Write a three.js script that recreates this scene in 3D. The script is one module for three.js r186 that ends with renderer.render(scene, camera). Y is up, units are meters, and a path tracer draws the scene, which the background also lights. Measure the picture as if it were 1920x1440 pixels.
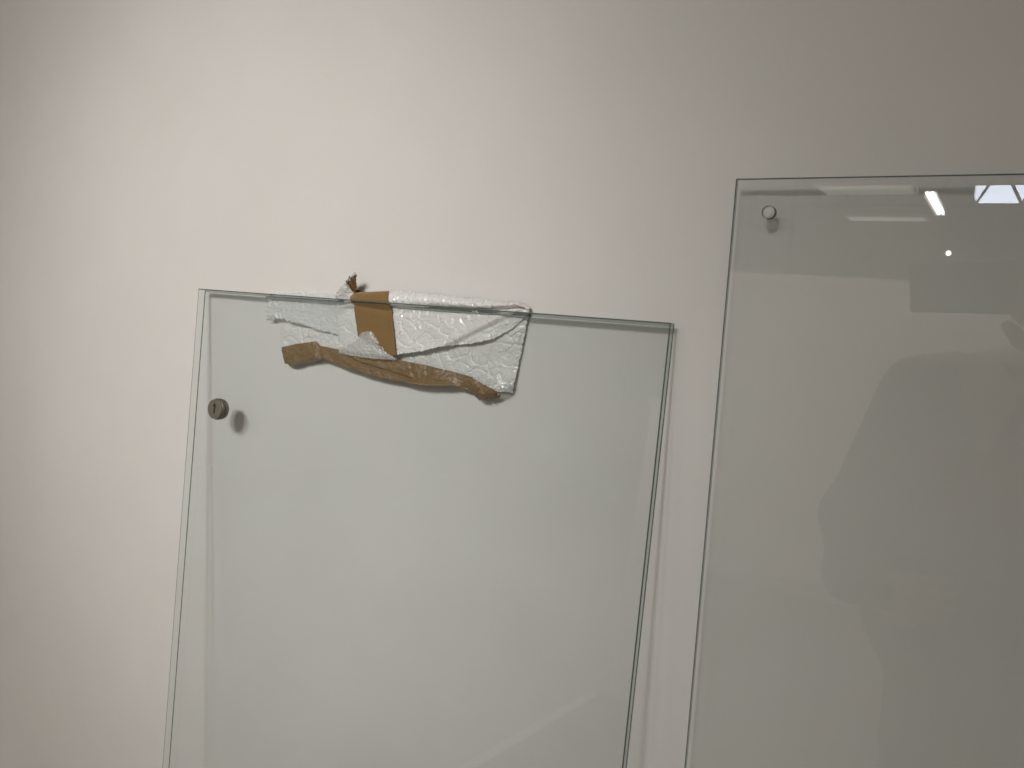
import * as THREE from 'three';
import { mergeGeometries, mergeVertices } from 'three/addons/utils/BufferGeometryUtils.js';
import { RoundedBoxGeometry } from 'three/addons/geometries/RoundedBoxGeometry.js';
import { MarchingCubes } from 'three/addons/objects/MarchingCubes.js';
import { RectAreaLightUniformsLib } from 'three/addons/lights/RectAreaLightUniformsLib.js';
import { ImprovedNoise } from 'three/addons/math/ImprovedNoise.js';

// ------------------------------------------------------------------ camera, light, exposure
const V3 = THREE.Vector3;
const scene = new THREE.Scene();
scene.background = new THREE.Color(0x000000);
const renderer = new THREE.WebGLRenderer({ antialias: true });
renderer.toneMapping = THREE.LinearToneMapping;
renderer.toneMappingExposure = 1.11;
renderer.shadowMap.enabled = true;
RectAreaLightUniformsLib.init();

// the wall is the plane z = 0; the phone that took the picture is 0.63 m in front of it, turned to the left and a little down
const EYE = new V3(0, 1.5, 0.63);
const FWD = new V3(-0.49857592, -0.14987908, -0.85379056), UP = new V3(-0.11451372, 0.98769493, -0.10651444);
const RIGHT = new V3().crossVectors(FWD, UP);
const camera = new THREE.PerspectiveCamera(2 * Math.atan(720 / 1442) * 180 / Math.PI, 4 / 3, 0.02, 60);
camera.position.copy(EYE); camera.up.copy(UP); camera.lookAt(EYE.clone().add(FWD));
scene.add(camera);

const KEY = { at: new V3(-0.27, 2.62, 2.1), aims: [[new V3(-0.75, 1.375, 0), 5.0, 0.29], [new V3(-1.08, 0.70, 0), 6.6, 0.59]], blend: 1.0, size: 7, color: new THREE.Color().setRGB(1, 0.972, 0.95) };
const HALL = 12;                                     // strength of the hall's tubes

// a measured position: the point at distance z from the wall that lies on the sight line through pixel (px, py) of the survey photo
function at(px, py, z) {
  const r = new V3().addScaledVector(RIGHT, (px - 960) / 1442).addScaledVector(UP, -(py - 720) / 1442).add(FWD);
  return EYE.clone().addScaledVector(r, (z - EYE.z) / r.z);
}

// ------------------------------------------------------------------ helpers
let seed = 7;
const rnd = () => ((seed = (seed * 16807) % 2147483647) / 2147483647);
const perlin = new ImprovedNoise();
const N = (x, y, z = 0) => perlin.noise(x + 31.7, y + 11.3, z + 5.1);
const taken = {};
function numbered(n) { const k = taken[n] = (taken[n] ?? -1) + 1; return k ? `${n}_${String(k).padStart(3, '0')}` : n; }
function tag(o, label, category, group, kind) {
  if (label) o.userData.label = label;
  if (category) o.userData.category = category;
  if (group) o.userData.group = group;
  if (kind) o.userData.kind = kind;
  return o;
}
function thing(name, label, category, pos = [0, 0, 0], group) {
  const o = new THREE.Group(); o.name = numbered(name); o.position.set(...pos); scene.add(o);
  return tag(o, label, category, group);
}
function part(name, geo, mat, parent, label) {
  const m = new THREE.Mesh(Array.isArray(geo) ? mergeGeometries(geo.map(g => g.index ? g.toNonIndexed() : g)) : geo, mat);
  m.name = name; m.castShadow = m.receiveShadow = true; parent.add(m);
  if (label) m.userData.label = label;
  return m;
}
function solid(name, geo, mat, label, category, kind) {
  const m = part(numbered(name), geo, mat, scene); return tag(m, label, category, null, kind);
}
const box = (w, h, d, x = 0, y = 0, z = 0) => new THREE.BoxGeometry(w, h, d).translate(x, y, z);
function bar(a, b, w, h = w) {
  const A = new V3(...a), B = new V3(...b), d = B.clone().sub(A);
  const g = new THREE.BoxGeometry(w, d.length(), h);
  g.applyQuaternion(new THREE.Quaternion().setFromUnitVectors(new V3(0, 1, 0), d.clone().normalize()));
  const c = A.add(B).multiplyScalar(0.5); return g.translate(c.x, c.y, c.z);
}
function tex(size, fn, rx = 1, ry = 1, srgb = false) {
  const a = new Uint8Array(size * size * 4);
  for (let j = 0; j < size; j++) for (let i = 0; i < size; i++) {
    const v = fn(i / size, j / size), k = (j * size + i) * 4;
    const c = Array.isArray(v) ? v : [v, v, v];
    for (let q = 0; q < 3; q++) a[k + q] = Math.max(0, Math.min(255, Math.round(c[q] * 255)));
    a[k + 3] = 255;
  }
  const t = new THREE.DataTexture(a, size, size); t.magFilter = THREE.LinearFilter; t.minFilter = THREE.LinearMipmapLinearFilter;
  t.generateMipmaps = true; t.wrapS = t.wrapT = THREE.RepeatWrapping; t.repeat.set(rx, ry);
  if (srgb) t.colorSpace = THREE.SRGBColorSpace; t.needsUpdate = true; return t;
}
// tileable value noise
function tile(freq, s) {
  const g = []; let k = s; const r = () => ((k = (k * 16807) % 2147483647) / 2147483647);
  for (let i = 0; i < freq * freq; i++) g.push(r());
  const sm = t => t * t * (3 - 2 * t);
  return (u, v) => {
    const x = u * freq, y = v * freq, i = Math.floor(x), j = Math.floor(y), fx = sm(x - i), fy = sm(y - j);
    const q = (a, b) => g[(((b % freq) + freq) % freq) * freq + (((a % freq) + freq) % freq)];
    return (q(i, j) * (1 - fx) + q(i + 1, j) * fx) * (1 - fy) + (q(i, j + 1) * (1 - fx) + q(i + 1, j + 1) * fx) * fy;
  };
}
const std = (r, g, b, rough, extra = {}) => new THREE.MeshStandardMaterial({ color: new THREE.Color().setRGB(r, g, b), roughness: rough, ...extra });
const phys = (r, g, b, rough, extra = {}) => new THREE.MeshPhysicalMaterial({ color: new THREE.Color().setRGB(r, g, b), roughness: rough, ...extra });

// ------------------------------------------------------------------ materials
const w1 = tile(160, 11), w2 = tile(64, 12), w3 = tile(300, 13), w4 = tile(7, 14), w5 = tile(19, 15);
const wallBump = tex(1024, (u, v) => 0.45 * w1(u, v * 0.999) + 0.3 * w2(u, v) + 0.25 * w3(u, v), 1, 1);
const wallTone = tex(512, (u, v) => {
  const t = 0.955 + 0.03 * w4(u, v) + 0.015 * w5(u, v), h = (w5(v, u) - 0.5) * 0.012;
  return [t + h, t, t - h];
}, 1, 1);
const M = {
  wall: std(0.70, 0.682, 0.652, 0.62, { bumpMap: wallBump, bumpScale: 0.00010, map: wallTone }),
  glass: phys(0.955, 0.969, 0.969, 0, { transmission: 1, thickness: 0, ior: 1.5 }),
  clearGlass: phys(0.959, 0.968, 0.966, 0, { transmission: 1, thickness: 0, ior: 1.5 }),
  edgeClear: phys(0.955, 0.97, 0.955, 0, { transmission: 1, thickness: 0, ior: 1.08 }),
  edgeGrey: phys(0.50, 0.54, 0.52, 0, { transmission: 1, thickness: 0, ior: 1.2 }),
  bore: phys(0.12, 0.13, 0.12, 0.1, { transmission: 0.7, thickness: 0, ior: 1.3 }),
  bevel: phys(0.10, 0.12, 0.11, 0.25),
  edgeGreen: phys(0.66, 0.74, 0.70, 0, { transmission: 1, thickness: 0, ior: 1.3 }),
  steel: std(0.19, 0.178, 0.135, 0.42, { metalness: 0.35 }),
  steelDark: std(0.15, 0.14, 0.11, 0.35, { metalness: 0.5 }),
  keyDark: std(0.05, 0.035, 0.022, 0.7),
  nylon: phys(0.80, 0.80, 0.77, 0.5, { transmission: 0.5, thickness: 0 }),
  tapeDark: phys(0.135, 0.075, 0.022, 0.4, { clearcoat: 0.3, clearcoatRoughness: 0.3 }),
  wrap: phys(0.89, 0.88, 0.855, 0.33, { transmission: 0.24, thickness: 0, ior: 1.45, clearcoat: 1, clearcoatRoughness: 0.07 }),
  wrapThin: phys(0.92, 0.925, 0.91, 0.32, { transmission: 0.5, thickness: 0, ior: 1.45, clearcoat: 0.9, clearcoatRoughness: 0.14 }),
  film: phys(0.93, 0.935, 0.92, 0.22, { transmission: 0.75, thickness: 0, ior: 1.5, clearcoat: 1, clearcoatRoughness: 0.1 }),
  tape: phys(0.225, 0.134, 0.047, 0.38, { clearcoat: 0.35, clearcoatRoughness: 0.3 }),
  tapeDull: phys(0.215, 0.138, 0.064, 0.45, { clearcoat: 0.3, clearcoatRoughness: 0.35 }),
  concrete: std(0.44, 0.425, 0.40, 0.7),
  covering: std(0.22, 0.215, 0.205, 0.6),
  stripe: std(0.72, 0.70, 0.66, 0.6),
  pale: std(0.72, 0.68, 0.63, 0.7),
  ceiling: std(0.17, 0.17, 0.16, 0.9),
  farWall: std(0.36, 0.35, 0.32, 0.9),
  paleBeam: std(0.75, 0.73, 0.68, 0.8),
  darkSteel: std(0.08, 0.08, 0.085, 0.6),
  tubeGlow: std(0.9, 0.9, 0.85, 0.5, { emissive: new THREE.Color().setRGB(1, 0.97, 0.86), emissiveIntensity: 14 }),
  softGlow: std(0.9, 0.9, 0.85, 0.5, { emissive: new THREE.Color().setRGB(1, 0.97, 0.88), emissiveIntensity: 3 }),
  dayGlow: std(0.9, 0.9, 0.9, 0.5, { emissive: new THREE.Color().setRGB(0.80, 0.90, 1.05), emissiveIntensity: 4.6 }),
  dimGlow: std(0.8, 0.8, 0.78, 0.6, { emissive: new THREE.Color().setRGB(1, 0.97, 0.92), emissiveIntensity: 0.5 }),
  whitePaint: std(0.8, 0.8, 0.78, 0.5),
  jacket: std(0.035, 0.04, 0.055, 0.85, { vertexColors: false }),
  phoneBlack: std(0.02, 0.02, 0.022, 0.35),
};

// ------------------------------------------------------------------ the setting
// wall: a thick slab whose front is z = 0, uv in metres
{
  const g = new THREE.BoxGeometry(9, 5, 0.2).translate(0, 2.5, -0.1);
  const p = g.attributes.position, uv = g.attributes.uv;
  for (let i = 0; i < p.count; i++) uv.setXY(i, p.getX(i) / 0.62, p.getY(i) / 0.62);
  solid('wall', g, M.wall, 'off-white painted wall behind the glass panels', 'wall', 'structure');
}
solid('floor', box(18, 0.2, 23.4, 0, -0.1, 10.7), M.concrete, 'pale concrete floor in front of the wall', 'floor', 'structure');
solid('floor_covering', box(7.4, 0.004, 3.1, 2.27, 0.002, 1.75), M.covering, 'dark floor covering along the wall', 'floor covering', 'structure');
solid('floor_stripe', box(0.05, 0.004, 3.1, -1.457, 0.002, 1.75), M.stripe, 'pale stripe on the floor beside the dark covering', 'floor stripe', 'structure');
solid('ceiling', box(18, 0.2, 22.4, 0, 5.1, 10.9), M.ceiling, 'dark hall ceiling high above the glass panels', 'ceiling', 'structure');
solid('far_wall', box(18, 5, 0.2, 0, 2.5, 22.2), M.farWall, 'far grey wall of the hall behind the photographer', 'wall', 'structure');
for (const s of [-1, 1]) solid('side_wall', box(0.2, 5, 22.1, s * 9.1, 2.5, 11.05), M.farWall, s < 0 ? 'grey side wall of the hall to the left of the panels' : 'grey side wall of the hall to the right of the panels', 'wall', 'structure');

// ------------------------------------------------------------------ glass panels
// base(): a group at the panel's lower left front corner; local x along the panel, y up it, z out of its face
function glassPanel(name, label, topLeft, lean, roll, w, thick, bev, mats, hole) {
  const g = thing(name, label, 'glass panel');
  const up = new V3(-Math.sin(roll), Math.cos(roll) * Math.cos(lean), -Math.cos(roll) * Math.sin(lean)).normalize();
  const L = (topLeft.y - 0.003) / up.y;
  const nx = new V3(1, 0, 0).addScaledVector(up, -up.x).normalize(), nz = new V3().crossVectors(nx, up);
  g.quaternion.setFromRotationMatrix(new THREE.Matrix4().makeBasis(nx, up, nz));
  g.position.copy(topLeft).addScaledVector(up, -L);
  const t = thick, [bf, bb, bd, bt] = bev;                        // width of the ground arris on the front and on the back face, and its depth
  const face = (b, tb = b) => {
    const q = new THREE.Shape([[b, b], [w - b, b], [w - b, L - tb], [b, L - tb]].map(p => new THREE.Vector2(...p)));
    if (hole) q.holes.push(new THREE.Path().absarc(hole.x, L - hole.y, hole.r + 0.0004, 0, Math.PI * 2, true));
    return new THREE.ShapeGeometry(q, 40);
  };
  const back = face(bb, bt); back.scale(1, 1, -1).translate(0, 0, -t);
  { const ix = back.index.array; for (let i = 0; i < ix.length; i += 3) { const k = ix[i]; ix[i] = ix[i + 1]; ix[i + 1] = k; } back.computeVertexNormals(); }
  part('pane', [face(bf), back], mats.pane, g);
  const eh = t - 2 * bd;
  const side = x => new THREE.PlaneGeometry(eh, L).rotateY(x ? Math.PI / 2 : -Math.PI / 2).translate(x, L / 2, -t / 2);
  part('edge', side(0), mats.left, g); part('edge', side(w), mats.right, g);
  part('edge', new THREE.PlaneGeometry(w, eh).rotateX(-Math.PI / 2).translate(w / 2, L, -t / 2), mats.top, g);
  part('edge', new THREE.PlaneGeometry(w, eh).rotateX(Math.PI / 2).translate(w / 2, 0, -t / 2), mats.top, g);
  for (const k of [0, 1]) {                                   // ground arrises round the front and the back face
    const b = k ? bb : bf, zi = k ? -t : 0, zo = k ? -t + bd : -bd;
    const tb = k ? bt : bf, I = [[b, b], [w - b, b], [w - b, L - tb], [b, L - tb]], O = [[0, 0], [w, 0], [w, L], [0, L]];
    for (const [sides, mat] of k ? [[[0, 1, 3], mats.bevelBack], [[2], mats.topBack]] : [[[0, 1, 2, 3], mats.bevel]]) {
    const pos = [];
    for (const i of sides) {
      const j = (i + 1) % 4, q = [[...I[i], zi], [...I[j], zi], [...O[j], zo], [...O[i], zo]];
      for (const v of (k ? [q[0], q[1], q[2], q[0], q[2], q[3]] : [q[0], q[2], q[1], q[0], q[3], q[2]])) pos.push(...v);
    }
    const ge = new THREE.BufferGeometry(); ge.setAttribute('position', new THREE.Float32BufferAttribute(pos, 3)); ge.computeVertexNormals();
    part('ground_arris', ge, mat, g);
    }
  }
  if (hole) {                                                 // the drilled hole: its bore and its two ground rims
    const h = new THREE.Group(); h.name = 'plug'; h.position.set(hole.x, L - hole.y, 0); g.add(h);
    const lathe = pts => new THREE.LatheGeometry(pts.map(p => new THREE.Vector2(...p)), 48).rotateX(Math.PI / 2);
    part('bore', lathe([[hole.r, -t + 0.0003], [hole.r, -0.0003]]), mats.bore, h);
    part('plug_cap', lathe([[0, 0.0011], [0.0026, 0.0009], [0.0038, 0.0003], [0.0040, -0.0006]]), M.nylon, h);
    part('ground_rim', lathe([[hole.r, -0.0003], [hole.r + 0.0004, 0]]), M.edgeGrey, h);
    part('ground_rim', lathe([[hole.r + 0.0004, -t], [hole.r, -t + 0.0003]]), mats.bevel, h);
  }
  g.userData.size = [w, L];
  return g;
}
const P1 = glassPanel('glass_panel', 'greenish glass panel with a keyhole lock, leaning on torn bubble wrap', new V3(-0.80134, 1.45777, 0.018), 0.11142, 0.00514, 0.5925, 0.0097, [0.0012, 0.0012, 0.0004, 0.0032],
  { pane: M.glass, left: M.edgeClear, right: M.edgeGreen, top: M.edgeGrey, bevel: M.bevel, bevelBack: M.bevel, topBack: M.edgeGrey });
const P2 = glassPanel('glass_panel', 'taller clear glass panel with a small pale plug near its top corner', new V3(-0.16506, 1.57507, 0.0200), 0.00698, 0, 0.62, 0.0060, [0.0009, 0.0004, 0.0003, 0.0004],
  { pane: M.clearGlass, left: M.edgeGrey, right: M.edgeGrey, top: M.edgeGrey, bevel: M.bevel, bevelBack: M.edgeGrey, topBack: M.edgeGrey, bore: M.bore },
  { x: 0.0265, y: 0.0252, r: 0.0046 });

// the lock: thick ring body on both faces, chamfered front plate with a keyhole
{
  const [w, L] = P1.userData.size; delete P1.userData.size;
  const lock = new THREE.Group(); lock.name = 'lock'; lock.position.set(0.0556, L - 0.1395, 0); P1.add(lock);
  const prof = [[0, -0.0032], [0.0112, -0.0032], [0.0116, -0.0028], [0.0116, -0.0004], [0.0125, 0.0002], [0.0125, 0.0020], [0.0117, 0.0026], [0.0117, 0.0031], [0.0125, 0.0036], [0.0125, 0.0054], [0.0114, 0.0064], [0.0, 0.0064]];
  const body = new THREE.LatheGeometry(prof.map(p => new THREE.Vector2(p[0], p[1])), 48).rotateX(Math.PI / 2);
  part('lock_body', body, M.steelDark, lock);
  const sh = new THREE.Shape().absarc(0, 0, 0.0112, 0, Math.PI * 2, false);
  const key = new THREE.Path();
  key.moveTo(0.0018, 0.0018); key.lineTo(0.0018, -0.0056); key.lineTo(-0.0018, -0.0056); key.lineTo(-0.0018, 0.0018);
  key.absarc(0, 0.0038, 0.0029, Math.PI * 1.22, -Math.PI * 0.22, true); key.lineTo(0.0018, 0.0018);
  sh.holes.push(key);
  const face = new THREE.ExtrudeGeometry(sh, { depth: 0.0016, bevelEnabled: true, bevelSize: 0.0004, bevelThickness: 0.0004, bevelSegments: 2, curveSegments: 40 }).translate(0, 0, 0.0068);
  part('lock_face', face, M.steel, lock);
  part('keyhole', new THREE.BoxGeometry(0.007, 0.012, 0.0004).translate(0, 0, 0.0067), M.keyDark, lock);
}
delete P2.userData.size;

// ------------------------------------------------------------------ bubble wrap with its strips of tape
function along(pts, t) {                                     // point at arc-length fraction t of a polyline
  let len = 0; const l = [];
  for (let i = 1; i < pts.length; i++) l.push(len += Math.hypot(pts[i][0] - pts[i - 1][0], pts[i][1] - pts[i - 1][1]));
  let d = t * len, i = 0, p = 0; while (i < l.length - 1 && d > l[i]) p = l[i++];
  const f = Math.min(1, Math.max(0, (d - p) / (l[i] - p || 1))), a = pts[i], b = pts[i + 1];
  return a.map((v, k) => v + (b[k] - v) * f);
}
// cells of the wrap: pillows parted by narrow creases
const hash = (i, j, s) => { const v = Math.sin(i * 127.1 + j * 311.7 + s * 74.7) * 43758.5453; return v - Math.floor(v); };
function cells(x, y, size, s = 0) {
  x = x / size + 0.55 * N(x / size * 0.8, y / size * 0.8, s); y = y / size + 0.55 * N(x * 0.8 + 9, y / size * 0.8, s + 3);
  let f1 = 9, f2 = 9; const ci = Math.floor(x), cj = Math.floor(y);
  for (let i = ci - 1; i <= ci + 1; i++) for (let j = cj - 1; j <= cj + 1; j++) {
    const d = Math.hypot(i + 0.1 + 0.8 * hash(i, j, s) - x, j + 0.1 + 0.8 * hash(i, j, s + 1) - y);
    if (d < f1) { f2 = f1; f1 = d; } else if (d < f2) f2 = d;
  }
  return f2 - f1;
}
// a sheet between an upper and a lower outline (pixels of the survey, z in mm as third entry); relief(u, v, x, y) in mm
function sheet(top, bottom, relief, cell = 0.75, thick = 0.5, rag = [0, 0, 0, 0]) {       // rag: raggedness in mm of the left, right, upper, lower edge
  const P = (u, v) => {
    const a = along(top, u), b = along(bottom, u), q = a.map((w, k) => w + (b[k] - w) * v);
    const p = at(q[0], q[1], q[2] / 1000), jag = k => (N(k * 0.35, top[0][0], 3) + 0.7 * N(k * 1.1, top[0][1], 9)) / 500;
    if (rag[0] || rag[1]) p.x += jag(p.y * 1000) * (rag[0] * (1 - ss(0, 0.12, u)) + rag[1] * ss(0.88, 1, u));
    if (rag[2] || rag[3]) p.y += jag(p.x * 1000) * (rag[2] * (1 - ss(0, 0.25, v)) + rag[3] * ss(0.75, 1, v));
    p.z += relief(u, v, p.x * 1000, p.y * 1000) / 1000;
    p.z = Math.max(p.z, 0.0011);
    return p;
  };
  const W = at(top[0][0], top[0][1], 0.008).distanceTo(at(top[top.length - 1][0], top[top.length - 1][1], 0.008)) * 1000;
  let H = 0; for (const u of [0, 0.25, 0.5, 0.75, 1]) H = Math.max(H, P(u, 0).distanceTo(P(u, 1)) * 1000);
  const nu = Math.max(4, Math.ceil(W / cell)), nv = Math.max(4, Math.ceil(H / cell));
  const pos = [], idx = [], uv = [], nf = (nu + 1) * (nv + 1);
  for (let j = 0; j <= nv; j++) for (let i = 0; i <= nu; i++) { const p = P(i / nu, j / nv); pos.push(p.x, p.y, p.z); uv.push(p.x, p.y); }
  for (let k = 0; k < nf; k++) { pos.push(pos[k * 3], pos[k * 3 + 1], Math.max(pos[k * 3 + 2] - thick / 1000, 0.0006)); uv.push(uv[k * 2], uv[k * 2 + 1]); }
  const id = (i, j) => j * (nu + 1) + i;
  for (let j = 0; j < nv; j++) for (let i = 0; i < nu; i++) {
    const a = id(i, j), b = id(i + 1, j), c = id(i + 1, j + 1), d = id(i, j + 1);
    idx.push(a, d, b, b, d, c, a + nf, b + nf, d + nf, b + nf, c + nf, d + nf);
  }
  const rim = (a, b) => idx.push(a, b, b + nf, a, b + nf, a + nf);
  for (let i = 0; i < nu; i++) { rim(id(i, 0), id(i + 1, 0)); rim(id(i + 1, nv), id(i, nv)); }
  for (let j = 0; j < nv; j++) { rim(id(0, j + 1), id(0, j)); rim(id(nu, j), id(nu, j + 1)); }
  const g = new THREE.BufferGeometry();
  g.setAttribute('position', new THREE.Float32BufferAttribute(pos, 3));
  g.setAttribute('uv', new THREE.Float32BufferAttribute(uv, 2));
  g.setIndex(idx); g.computeVertexNormals(); return g;
}
const ss = (a, b, x) => { const t = Math.min(1, Math.max(0, (x - a) / (b - a))); return t * t * (3 - 2 * t); };
const ridge = (x, y, s) => Math.max(0, 0.16 - Math.abs(N(x, y, s))) / 0.16;          // thin meandering wrinkles
const pillow = (x, y, s, size = 14, amp = 1.0) => {
  const c = cells(x, y, size, s), m = ss(-0.25, 0.25, N(x / 31, y / 31, s + 7));
  return amp * (0.95 * ss(0, 0.085, c) * (0.35 + 0.65 * m) + 0.3 * ss(0, 0.6, c)) + 1.1 * N(x / 30, y / 30, s + 2)
    + 0.55 * ridge(x / 14, y / 8, s + 4) ** 2 * (1 - 0.6 * m) + 0.75 * ridge(x / 7, y / 11, s + 5) ** 3 + 0.26 * N(x / 4.5, y / 4.5, s);
};
const crumple = (x, y, s, amp = 1) => amp * (1.6 * Math.abs(N(x / 9, y / 9, s)) + 1.3 * Math.abs(N(x / 4.2, y / 4.2, s + 3)) + 0.8 * Math.abs(N(x / 2, y / 2, s + 6)));
{
  const wrapAt = at(750, 690, 0.004);
  const g = thing('bubble_wrap', 'torn white bubble wrap with brown packing tape, squashed behind the glass panel with the lock', 'bubble wrap', [wrapAt.x, wrapAt.y, 0.0]);
  const put = (name, geo, mat, label) => part(name, geo.translate(-wrapAt.x, -wrapAt.y, 0), mat, g, label);

  // back sheet, lying close to the wall
  put('back_sheet', sheet(
    [[528, 612, 3.5], [600, 616, 4], [700, 618, 4], [800, 600, 4], [900, 590, 4], [991, 584, 5]],
    [[533, 662, 4], [600, 668, 5], [680, 680, 5], [760, 690, 5], [850, 705, 5], [905, 722, 5], [960, 737, 6]],
    (u, v, x, y) => pillow(x, y, 1, 15, 1.2) + 1.0 * ss(0.86, 1, u) * Math.sin(v * 9) * 0.6 - 2.2 * ss(0.975, 1, u), 0.75, 0.5, [2.5, 0.6, 0, 0]), M.wrap);
  // left flap, curling away from the wall along its lower edge
  put('left_flap', sheet(
    [[501, 551, 2.2], [560, 546, 2.6], [600, 547, 3], [648, 550, 3]],
    [[503, 599, 6], [530, 598, 7.5], [560, 606, 9], [600, 619, 9], [648, 630, 8]],
    (u, v, x, y) => 0.55 * pillow(x, y, 5, 10) + 0.5 * crumple(x, y, 3) * (1 - u) + 1.4 * v * (1 - u) * crumple(x, y, 9), 0.75, 0.4, [4, 0, 0.6, 1.1]), M.wrapThin);
  // front flap: puffed roll above the glass, then down behind the pane, with one diagonal fold
  put('front_flap', sheet(
    [[630, 553, 4], [668, 550, 6], [735, 546, 7], [800, 550, 7], [860, 556, 7], [930, 563, 7], [975, 566, 7], [994, 577, 6]],
    [[638, 655, 10], [690, 664, 12], [745, 665, 13], [790, 659, 13], [820, 651, 12.5], [850, 647, 12.5], [885, 644, 12], [925, 635, 11], [960, 616, 9.5], [990, 590, 7]],
    (u, v, x, y) => {
      const a = at(815, 655, 0.01), b = at(945, 588, 0.008);          // the fold runs between these two points
      const ax = a.x * 1000, ay = a.y * 1000, dx = b.x * 1000 - ax, dy = b.y * 1000 - ay, l = Math.hypot(dx, dy);
      const off = ((x - ax) * dy - (y - ay) * dx) / l;
      const fold = 2.0 * Math.exp(-((off / 4) ** 2)) - 1.3 * ss(1.5, 5, off) - 0.9 * Math.exp(-(((off - 6) / 1.6) ** 2)) ;
      const puff = 4.6 * Math.sin(Math.PI * Math.min(1, v / 0.26)) * ss(0.0, 0.1, u) - 1.6 * ss(0.2, 0.27, v) * (1 - ss(0.3, 0.42, v));
      const cr = ss(0.93, 1, u) * crumple(x, y, 4, 1.2);
      return 0.9 * pillow(x, y, 8, 15, 1.1) + 1.3 * ridge(x / 4.5, y / 16, 31) ** 2 * (1 - ss(0.14, 0.28, v)) + fold * ss(0.25, 0.4, v) + puff * (1 - ss(0.94, 1.0, u)) + cr - 2.5 * (1 - ss(0, 0.03, v));
    }, 0.75, 0.5, [0, 0, 0.7, 0.55]), M.wrap);
  // tape over the top, pressed flat on the front flap
  put('packing_tape', sheet(
    [[664, 548.5, 6.5], [700, 547, 7], [734, 545.5, 7]],
    [[675, 630, 13.2], [700, 643, 14], [733, 664, 14.4], [746, 666, 14.4]],
    (u, v, x, y) => 5.6 * Math.sin(Math.PI * Math.min(1, v / 0.30)) + 2.2 + 1.2 * (1 - ss(0, 0.2, v)) * ss(0.4, 1, u) - 0.4 * ss(0.2, 0.27, v) * (1 - ss(0.3, 0.42, v)) + 1.2 * ss(0.2, 0.4, v) + 0.3 * N(x / 30, y / 14, 2) + 0.25 * N(x / 6, y / 40, 5), 1.0, 0.25), M.tape, 'smooth brown tape running down over the folded bubble wrap');
  // torn glossy corner over the end of the tape
  put('torn_corner', sheet(
    [[636, 652, 13], [660, 638, 14.5], [680, 622, 15.5], [697, 621, 15.5], [712, 640, 15.5], [730, 660, 15], [743, 672, 14]],
    [[636, 662, 13], [655, 666, 15], [680, 670, 17], [697, 672, 17], [712, 673, 16.5], [730, 674, 16], [744, 676, 14.5]],
    (u, v, x, y) => 1.2 * crumple(x, y, 12) + 1.8 * Math.sin(Math.PI * v) * ss(0.1, 0.4, u)), M.film, 'crumpled glossy torn corner of the wrap');
  // the long strip of tape, hanging off the lower edge in waves
  put('packing_tape', sheet(
    [[528, 651, 9], [555, 645, 9], [592, 640, 9.5], [598, 648, 10], [640, 656, 11], [680, 667, 11.5], [740, 673, 11], [800, 685, 10.5], [850, 697, 10], [888, 707, 9.5]],
    [[535, 682, 11], [546, 684, 12], [575, 675, 13], [601, 671, 13.5], [650, 689, 14], [700, 705, 14.5], [750, 715, 14.5], [800, 722, 14.5], [850, 722, 14], [887, 734, 11]],
    (u, v, x, y) => 0.9 * Math.sin(Math.PI * v) * (0.55 + 0.45 * Math.sin(u * 17)) + 1.2 * N(x / 22, y / 18, 3) + 1.7 * Math.abs(N(x / 15, y / 13, 8)) + 0.9 * Math.abs(N(x / 6, y / 7, 12))
      - 2.8 * Math.exp(-(((v - 0.62 + 0.25 * Math.sin(u * 6)) / 0.06) ** 2)) * ss(0.3, 0.4, u) * (1 - ss(0.66, 0.74, u)) - 0.8 * Math.exp(-(((u - 0.185) / 0.014) ** 2)) + 0.4 * ridge(x / 12, y / 7, 41) ** 2 - 0.35 * ridge(x / 18, y / 6, 44) + 2.6 * ss(0.8, 1, v) * ss(0.62, 0.7, u) * (1 - ss(0.86, 0.93, u)), 1.0, 0.3), M.tapeDull, 'wavy brown tape strip hanging along the lower edge');
  // curled underside of its left end, and the twisted right end
  put('tape_tab', sheet(
    [[540, 682, 11], [575, 676, 12.4], [604, 670, 12]],
    [[544, 687, 6], [577, 681, 5], [603, 676, 5]],
    (u, v, x, y) => 0.6 * crumple(x, y, 5), 0.9, 0.3), M.tapeDull);
  put('tape_end', sheet(
    [[860, 722, 10], [880, 711, 14], [893, 711, 16], [912, 722, 17], [930, 731, 16], [937, 737, 12]],
    [[866, 725, 7], [886, 737, 10], [903, 748, 11], [914, 747, 11], [928, 745, 10], [938, 739, 8]],
    (u, v, x, y) => 1.3 * crumple(x, y, 7) + 2.4 * Math.sin(Math.PI * v), 0.7, 0.3, [0, 3, 1, 2]), M.tapeDull, 'twisted right end of the tape strip');
  put('clear_film', sheet(
    [[884, 706, 11], [905, 707, 13], [935, 713, 13], [964, 720, 9]],
    [[892, 713, 16], [912, 722, 18], [935, 735, 17], [953, 735, 10]],
    (u, v, x, y) => 1.1 * crumple(x, y, 17, 1.3), 0.8, 0.2), M.film, 'crinkled clear film at the torn edge');
  // tuft standing up above the glass: white outside, brown tape inside
  put('tuft', sheet(
    [[643, 533, 16], [647, 527, 20], [652, 531, 18], [657, 540, 13], [664, 549, 9]],
    [[630, 559, 7], [638, 563, 8.5], [648, 562, 10], [658, 561, 10.5], [668, 561, 9.5]],
    (u, v, x, y) => 1.2 * crumple(x, y, 21) + 3 * Math.sin(Math.PI * v) * (1 - u), 0.8, 0.3), M.wrap, 'crumpled white tuft standing above the glass');
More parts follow.
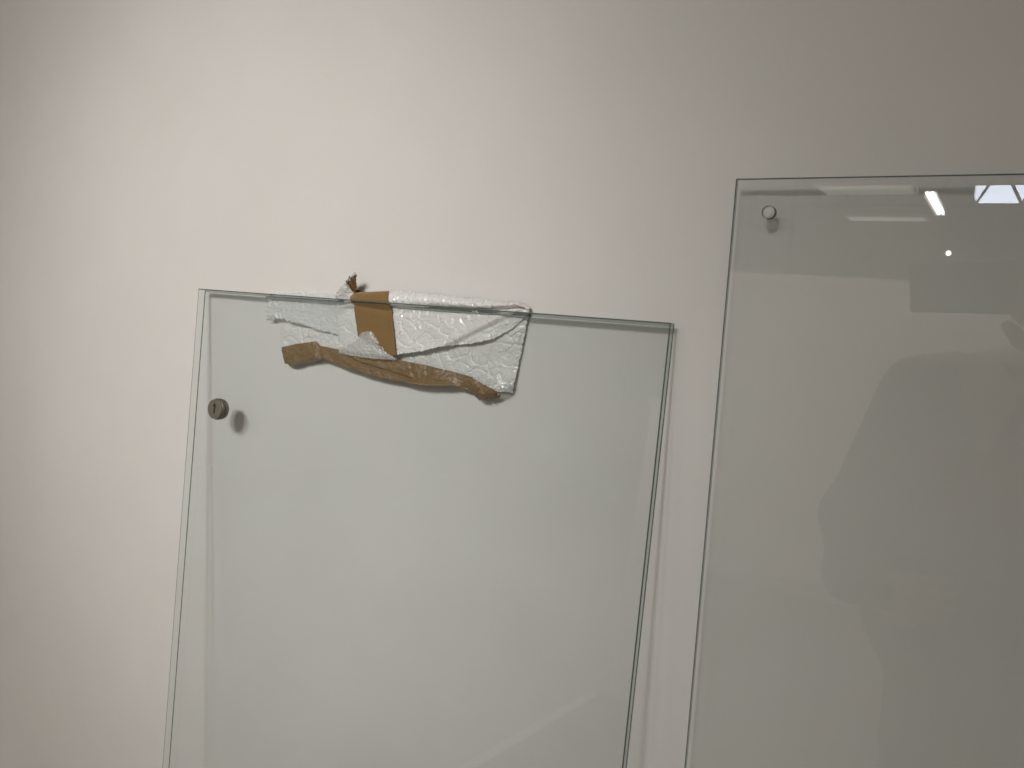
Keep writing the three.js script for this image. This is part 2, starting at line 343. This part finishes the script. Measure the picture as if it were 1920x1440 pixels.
  put('tuft_tape', sheet(
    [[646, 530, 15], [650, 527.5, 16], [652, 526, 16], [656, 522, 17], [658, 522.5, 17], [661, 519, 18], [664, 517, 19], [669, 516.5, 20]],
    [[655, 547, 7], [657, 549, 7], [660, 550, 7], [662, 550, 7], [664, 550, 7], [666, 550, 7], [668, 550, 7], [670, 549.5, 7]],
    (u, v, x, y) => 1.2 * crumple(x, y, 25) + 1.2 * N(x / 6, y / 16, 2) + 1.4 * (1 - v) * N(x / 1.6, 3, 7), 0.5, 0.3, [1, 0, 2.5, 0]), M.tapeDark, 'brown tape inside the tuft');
  put('tuft_lining', sheet(
    [[645, 528, 14.5], [652, 524, 15.5], [660, 516.5, 17.5], [666, 510.5, 19.6], [668.5, 511, 19.6]],
    [[646, 533, 14], [653, 530, 14.5], [660, 525, 16], [666, 520, 17.5], [669, 519.5, 18.5]],
    (u, v, x, y) => 0.8 * crumple(x, y, 35), 0.6, 0.3), M.film);
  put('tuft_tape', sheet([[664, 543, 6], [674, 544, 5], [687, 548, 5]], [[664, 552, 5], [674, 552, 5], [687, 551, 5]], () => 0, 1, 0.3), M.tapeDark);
}

// ------------------------------------------------------------------ what the glass mirrors: the hall, its lamps, the photographer
{
  const p = thing('low_partition', 'pale chest-high partition standing in the hall behind the photographer', 'partition', [0, 0, 3.4]);
  p.rotation.y = -0.2;
  part('board', box(4.7, 1.44, 0.05, 1.0, 0.80, 0.025), M.pale, p);
  part('rail', box(4.74, 0.05, 0.056, 1.0, 1.545, 0.025), M.pale, p);
  for (const x of [-1.1, 1, 3.1]) part('foot', box(0.06, 0.08, 0.4, x, 0.04, 0.025), M.darkSteel, p);
}
function tube(name, label, x, y, z0, z1, power, turn) {
  const g = thing(name, label, 'ceiling lamp', [x, y, (z0 + z1) / 2], 'fluorescent hall lamps');
  g.rotation.y = turn; const L = z1 - z0;
  part('lamp_housing', box(0.20, 0.05, L, 0, 0.025, 0), M.whitePaint, g);
  for (const s of [-1, 1]) part('lamp_tube', new THREE.CylinderGeometry(0.03, 0.03, L - 0.04, 16).rotateX(Math.PI / 2).translate(s * 0.045, -0.032, 0), z0 > 10 ? M.tubeGlow : M.softGlow, g);
  for (const s of [-1, 1]) part('hanger', box(0.012, 5 - y - 0.05, 0.012, 0, 0.05 + (4.95 - y) / 2, s * L * 0.4), M.darkSteel, g);
  const l = new THREE.RectAreaLight(0xfff5ea, power, 0.2, L); l.position.set(0, -0.075, 0); l.rotation.x = -Math.PI / 2; g.add(l);
  return g;
}
tube('fluorescent_lamp', 'long fluorescent lamp far down the hall, mirrored in the right panel', -0.80, 3.4, 15.4, 19.2, 3, 0.018);
tube('fluorescent_lamp', 'fluorescent lamp hanging over the left side of the hall', -2.6, 3.9, 4.2, 8.2, HALL * 2.2, 0);
tube('fluorescent_lamp', 'fluorescent lamp hanging over the right side of the hall', 2.6, 3.9, 4.2, 8.2, HALL * 1.6, 0);
{
  // a batten that lights the partition's face, turned away from the glass
  const g = thing('batten_lamp', 'long batten lamp hanging in front of the pale partition and lighting its face', 'ceiling lamp', [0.9, 3.35, 1.75]);
  part('lamp_housing', box(5, 0.06, 0.18, 0, 0.03, 0), M.whitePaint, g);
  part('lamp_tube', new THREE.CylinderGeometry(0.02, 0.02, 4.9, 14).rotateZ(Math.PI / 2).translate(0, -0.022, 0.05), M.softGlow, g);
  part('glare_shield', box(5, 0.36, 0.006, 0, -0.12, -0.094), M.whitePaint, g);
  for (const s of [-1, 1]) part('hanger', box(0.012, 1.59, 0.012, s * 2, 0.855, 0), M.darkSteel, g);
  const l = new THREE.RectAreaLight(0xfff4ea, 62, 4.9, 0.1); l.position.set(0, -0.05, 0.06); l.rotation.set(-Math.PI * 0.30, Math.PI, 0, 'YXZ'); g.add(l);
}
{
  const g = thing('spot_lamp', 'twin round lamp hanging from the ceiling in front of the glass panels', 'ceiling lamp', [KEY.at.x, KEY.at.y, KEY.at.z]);
  part('bracket', [box(0.5, 0.02, 0.03, 0, 0.30, 0), ...[-0.21, 0.21].map(x => box(0.02, 0.30, 0.02, x, 0.15, 0.16))], M.darkSteel, g);
  part('rod', box(0.02, 4.69 - KEY.at.y, 0.02, 0, 0.31 + (4.69 - KEY.at.y) / 2, 0), M.darkSteel, g);
  KEY.aims.forEach(([aim, power, angle], i) => {
    const off = new V3(i ? 0.21 : -0.21, 0, 0), from = KEY.at.clone().add(off), dir = aim.clone().sub(from).normalize();
    const q = new THREE.Quaternion().setFromUnitVectors(new V3(0, -1, 0), dir), T = geo => geo.applyQuaternion(q).translate(off.x, off.y, off.z);
    part('lamp_shade', T(new THREE.LatheGeometry([[0, 0.16], [0.05, 0.16], [0.09, 0.13], [0.17, 0.02], [0.175, -0.005], [0.16, -0.005], [0.155, 0.02], [0.08, 0.115], [0, 0.12]].map(p => new THREE.Vector2(...p)), 40)), M.whitePaint, g);
    part('bulb', T(new THREE.SphereGeometry(0.045, 20, 14).translate(0, 0.05, 0)), M.tubeGlow, g);
    const l = new THREE.SpotLight(KEY.color, power, 0, angle, KEY.blend, 2);
    l.position.copy(from).addScaledVector(dir, 0.20); l.target.position.copy(aim); l.castShadow = true; l.shadow.radius = KEY.size;
    scene.add(l, l.target);
  });
}
{
  const g = thing('hall_window', 'wide window high in the far wall with roof struts in front of it', 'window', [0.93, 3.89, 22.09]);
  part('window_pane', box(2.3, 0.44, 0.02, 0, 0.22, 0), M.dayGlow, g);
  for (const x of [-1.16, 1.16]) part('window_frame', box(0.06, 0.52, 0.06, x, 0.22, 0), M.darkSteel, g);
  for (const y of [-0.03, 0.47]) part('window_frame', box(2.26, 0.06, 0.06, 0, y, 0), M.darkSteel, g);
  const l = new THREE.RectAreaLight(0xe8f0ff, 4, 2.2, 0.42); l.position.set(0, 0.22, -0.03); g.add(l);
}
{
  const g = thing('roof_truss', 'grey steel roof truss in front of the far window', 'truss', [0, 3.79, 21.6]);
  part('lower_chord', box(9, 0.1, 0.1, 0, 0, 0), M.darkSteel, g); part('upper_chord', box(9, 0.1, 0.1, 0, 1.0, 0), M.darkSteel, g);
  let x = -3.9; for (let i = 0; i < 9; i++, x += 0.94) { part('strut', bar([x, 0.04, 0], [x + 0.47, 0.96, 0], 0.06), M.darkSteel, g); part('strut', bar([x + 0.47, 0.96, 0], [x + 0.94, 0.04, 0], 0.07), M.darkSteel, g); }
  for (const s of [-4.4, 4.4]) part('column', box(0.12, 5, 0.12, s, -1.12 + 0.0, 0.12).translate(0, 0, 0), M.darkSteel, g);
}
for (const [x, z, w, d] of [[-1.85, 15.1, 1.6, 1.4], [-2.0, 20.9, 1.8, 1.2]]) {
  const g = thing('skylight', z < 18 ? 'dim milky light panel hanging below the hall ceiling, nearer one' : 'dim milky light panel hanging below the hall ceiling, farther one', 'skylight', [x, 3.4, z]);
  part('window_pane', box(w - 0.06, 0.02, d - 0.06, 0, 0.01, 0), M.dimGlow, g);
  part('window_frame', [box(w, 0.06, 0.03, 0, 0.03, d / 2), box(w, 0.06, 0.03, 0, 0.03, -d / 2), box(0.03, 0.06, d - 0.03, w / 2, 0.03, 0), box(0.03, 0.06, d - 0.03, -w / 2, 0.03, 0)], M.whitePaint, g);
  for (const s of [-1, 1]) part('hanger', box(0.02, 1.54, 0.02, s * w * 0.4, 0.79, 0), M.darkSteel, g);
  const l = new THREE.RectAreaLight(0xfff6e8, 0.6, w - 0.1, d - 0.1); l.position.set(0, -0.02, 0); l.rotation.x = -Math.PI / 2; g.add(l);
}
{
  const g = thing('work_light', 'small work light on a thin pole in the hall', 'work light', [-0.33, 0, 12]);
  part('pole', new THREE.CylinderGeometry(0.015, 0.015, 2.1, 10).translate(0, 1.05, 0), M.darkSteel, g);
  part('base_plate', new THREE.CylinderGeometry(0.2, 0.22, 0.03, 24).translate(0, 0.015, 0), M.darkSteel, g);
  part('bulb', new THREE.SphereGeometry(0.036, 16, 12).translate(0, 2.14, 0), M.tubeGlow, g);
  const l = new THREE.PointLight(0xfff4e0, 0.6); l.position.set(0, 2.14, 0); g.add(l);
}

// ------------------------------------------------------------------ the photographer (seen only as a mirror image in the right panel)
function field(bones, lo, hi, n, k) {                         // joins tapered capsules with a smooth minimum and meshes them
  const c = lo.clone().add(hi).multiplyScalar(0.5), h = hi.clone().sub(lo).multiplyScalar(0.5);
  const mc = new MarchingCubes(n, new THREE.MeshStandardMaterial(), false, false, 400000);
  mc.isolation = 0; const p = new V3(), half = n / 2;
  for (let z = 0; z < n; z++) for (let y = 0; y < n; y++) for (let x = 0; x < n; x++) {
    p.set(c.x + (x - half) / half * h.x, c.y + (y - half) / half * h.y, c.z + (z - half) / half * h.z);
    let d = 9;
    for (const b of bones) {
      const e = capsule(p, b); if (e > d + k) continue;
      const m = Math.max(k - Math.abs(d - e), 0) / k; d = Math.min(d, e) - m * m * k * 0.25;
    }
    mc.field[z * n * n + y * n + x] = -d;
  }
  mc.update();
  const g = new THREE.BufferGeometry();
  g.setAttribute('position', new THREE.BufferAttribute(mc.positionArray.slice(0, mc.count * 3), 3));
  g.scale(h.x, h.y, h.z).translate(c.x, c.y, c.z);
  return g;
}
function capsule(p, [a, b, ra, rb, flat = 1]) {
  const dx = b[0] - a[0], dy = b[1] - a[1], dz = b[2] - a[2];
  const px = p.x - a[0], py = p.y - a[1], pz = (p.z - a[2]);
  const t = Math.min(1, Math.max(0, (px * dx + py * dy + pz * dz) / (dx * dx + dy * dy + dz * dz)));
  return Math.hypot(px - dx * t, py - dy * t, (pz - dz * t) * flat) - (ra + (rb - ra) * t);
}
{
  const X = 0.10, Z = 1.02;
  const g = thing('person', 'person in a dark jacket taking the picture, mirrored in the right glass panel', 'person', [X, 0, Z]);
  const A = (x, y, z) => [x - X, y, z - Z];
  const body = [
    [A(.10, 1.26, 1.03), A(.07, 1.05, 1.03), .155, .165, 1.3], [A(.05, 1.08, 1.03), A(.05, .92, 1.03), .165, .175, 1.3],
    [A(-.04, 1.32, 1.02), A(.24, 1.32, 1.02), .065, .065], [A(.0, 1.22, 1.0), A(.2, 1.22, 1.0), .10, .10],
    [A(-.07, 1.31, 1.02), A(-.155, 1.06, 1.02), .062, .050], [A(-.155, 1.06, 1.02), A(-.13, .98, .90), .050, .042], [A(-.13, .98, .90), A(-.07, .985, .84), .042, .030],
    [A(.26, 1.31, 1.02), A(.32, 1.14, .92), .062, .050], [A(.32, 1.14, .92), A(.17, 1.38, .74), .050, .036], [A(.17, 1.38, .74), A(.13, 1.44, .70), .034, .028],
    [A(.14, 1.32, 1.02), A(.18, 1.40, .99), .060, .052], [A(-.082, 1.352, .99), A(-.01, 1.378, .98), .020, .022],
    [A(.19, 1.46, .98), A(.19, 1.53, .99), .078, .088, .92], [A(.19, 1.41, .94), A(.19, 1.45, .94), .040, .055], [A(.19, 1.465, .88), A(.19, 1.50, .895), .013, .010],
    [A(.108, 1.475, .99), A(.108, 1.505, .99), .014, .016], [A(.272, 1.475, .99), A(.272, 1.505, .99), .014, .016],
    [A(.03, .90, 1.03), A(.01, .48, 1.02), .095, .062], [A(.01, .48, 1.02), A(.0, .09, 1.05), .062, .045], [A(.0, .045, 1.06), A(-.01, .035, .90), .042, .034],
    [A(.17, .90, 1.03), A(.19, .48, 1.02), .095, .062], [A(.19, .48, 1.02), A(.20, .09, 1.05), .062, .045], [A(.20, .045, 1.06), A(.21, .035, .90), .042, .034],
  ];
  const gb = field(body, new V3(-.42, -.03, -.42), new V3(.42, 1.76, .30), 110, 0.035);
  // hands: palm, four fingers in two joints each, thumb
  const hand = (w, dir, side, curl, out) => {
    const W = new V3(...w), D = new V3(...dir).normalize(), S = new V3(...side).normalize(), C = new V3().crossVectors(D, S).multiplyScalar(curl);
    const q = (d, s, c) => W.clone().addScaledVector(D, d).addScaledVector(S, s).addScaledVector(C, c).toArray();
    const b = [[q(0, 0, 0), q(.07, 0, 0), .024, .026, 1], [q(.05, -.022, 0), q(.075, -.03, 0), .016, .013], [q(.05, .022, 0), q(.075, .03, 0), .016, .013]];
    [[-.031, .062], [-.011, .074], [.010, .070], [.030, .054]].forEach(([s, l]) => {
      b.push([q(.075, s, 0), q(.075 + l * .5, s * 1.1, .012), .0095, .0088], [q(.075 + l * .5, s * 1.1, .012), q(.075 + l * .8, s * 1.1, .038), .0088, .0075]);
    });
    b.push([q(.015, -.024, .004), q(.045, -.052, .018), .013, .011], [q(.045, -.052, .018), q(.075, -.058, .034), .011, .0085]);
    const lo = W.clone().addScalar(-.15), hi = W.clone().addScalar(.15);
    return field(b, lo, hi, 76, 0.008);
  };
  const gh1 = hand(A(-.10, .985, .86), [1, .05, -.35], [0, 1, 0], 1), gh2 = hand(A(.13, 1.44, .70), [-.55, .75, -.2], [.75, .6, .1], 1);
  const all = mergeGeometries([gb, gh1, gh2]);
  const p = all.attributes.position, col = new Float32Array(p.count * 3);
  for (let i = 0; i < p.count; i++) {
    const x = p.getX(i) + X, y = p.getY(i), z = p.getZ(i) + Z;
    const skin = y > 1.385 || (y > 1.24 && Math.abs(x - .05) < (y - 1.22) * .36 && z < .97) || i >= gb.attributes.position.count;
    const c = skin ? [.42, .28, .20] : y < 0.06 ? [.05, .045, .04] : y < .86 && !(x < -.06 && z < .95) ? [.13, .115, .09] : [.03, .034, .045];
    col.set(c, i * 3);
  }
  all.setAttribute('color', new THREE.BufferAttribute(col, 3));
  const merged = mergeVertices(all, 1e-5); merged.computeVertexNormals();
  part('body', merged, std(1, 1, 1, 0.8, { vertexColors: true }), g);
  // collar and hair
  const collar = new THREE.LatheGeometry([[.075, 0], [.088, .03], [.082, .075], [.076, .072], [.080, .03], [.070, 0]].map(q => new THREE.Vector2(...q)), 28, Math.PI * 0.2, Math.PI * 1.6).rotateY(Math.PI).translate(.13 - X, 1.315, 1.01 - Z);
  part('collar', collar, M.jacket, g);
  const hair = new THREE.SphereGeometry(.1, 28, 18, 0, Math.PI * 2, 0, Math.PI * .52); hair.scale(.96, .98, 1.04);
  const hp = hair.attributes.position; for (let i = 0; i < hp.count; i++) { const k = 1 + .05 * N(hp.getX(i) * 40, hp.getY(i) * 40, hp.getZ(i) * 40); hp.setXYZ(i, hp.getX(i) * k, hp.getY(i) * k, hp.getZ(i) * k); }
  hair.computeVertexNormals(); part('hair', hair.rotateX(.25).translate(.19 - X, 1.535, 1.0 - Z), std(.05, .035, .025, .7), g);
}
{
  // the phone: its lens stands at the point the picture is taken from
  const g = thing('phone', 'dark phone held up in front of the right glass panel', 'phone');
  g.quaternion.setFromRotationMatrix(new THREE.Matrix4().makeBasis(RIGHT, UP, FWD.clone().negate()));
  g.position.copy(EYE).addScaledVector(FWD, -0.0125);
  part('phone_body', new RoundedBoxGeometry(0.148, 0.072, 0.008, 4, 0.0038).translate(-0.022, 0.008, 0), M.phoneBlack, g);
  part('camera_bump', new RoundedBoxGeometry(0.030, 0.030, 0.003, 3, 0.0014).translate(0.0, 0.004, 0.0), M.phoneBlack, g).position.z = -0.0052;
  for (const [x, y] of [[0, 0], [0.0, 0.0125]]) part('lens_ring', new THREE.TorusGeometry(0.0052, 0.0008, 8, 24).translate(x, y, -0.0068), M.steelDark, g);
}
renderer.render(scene, camera);
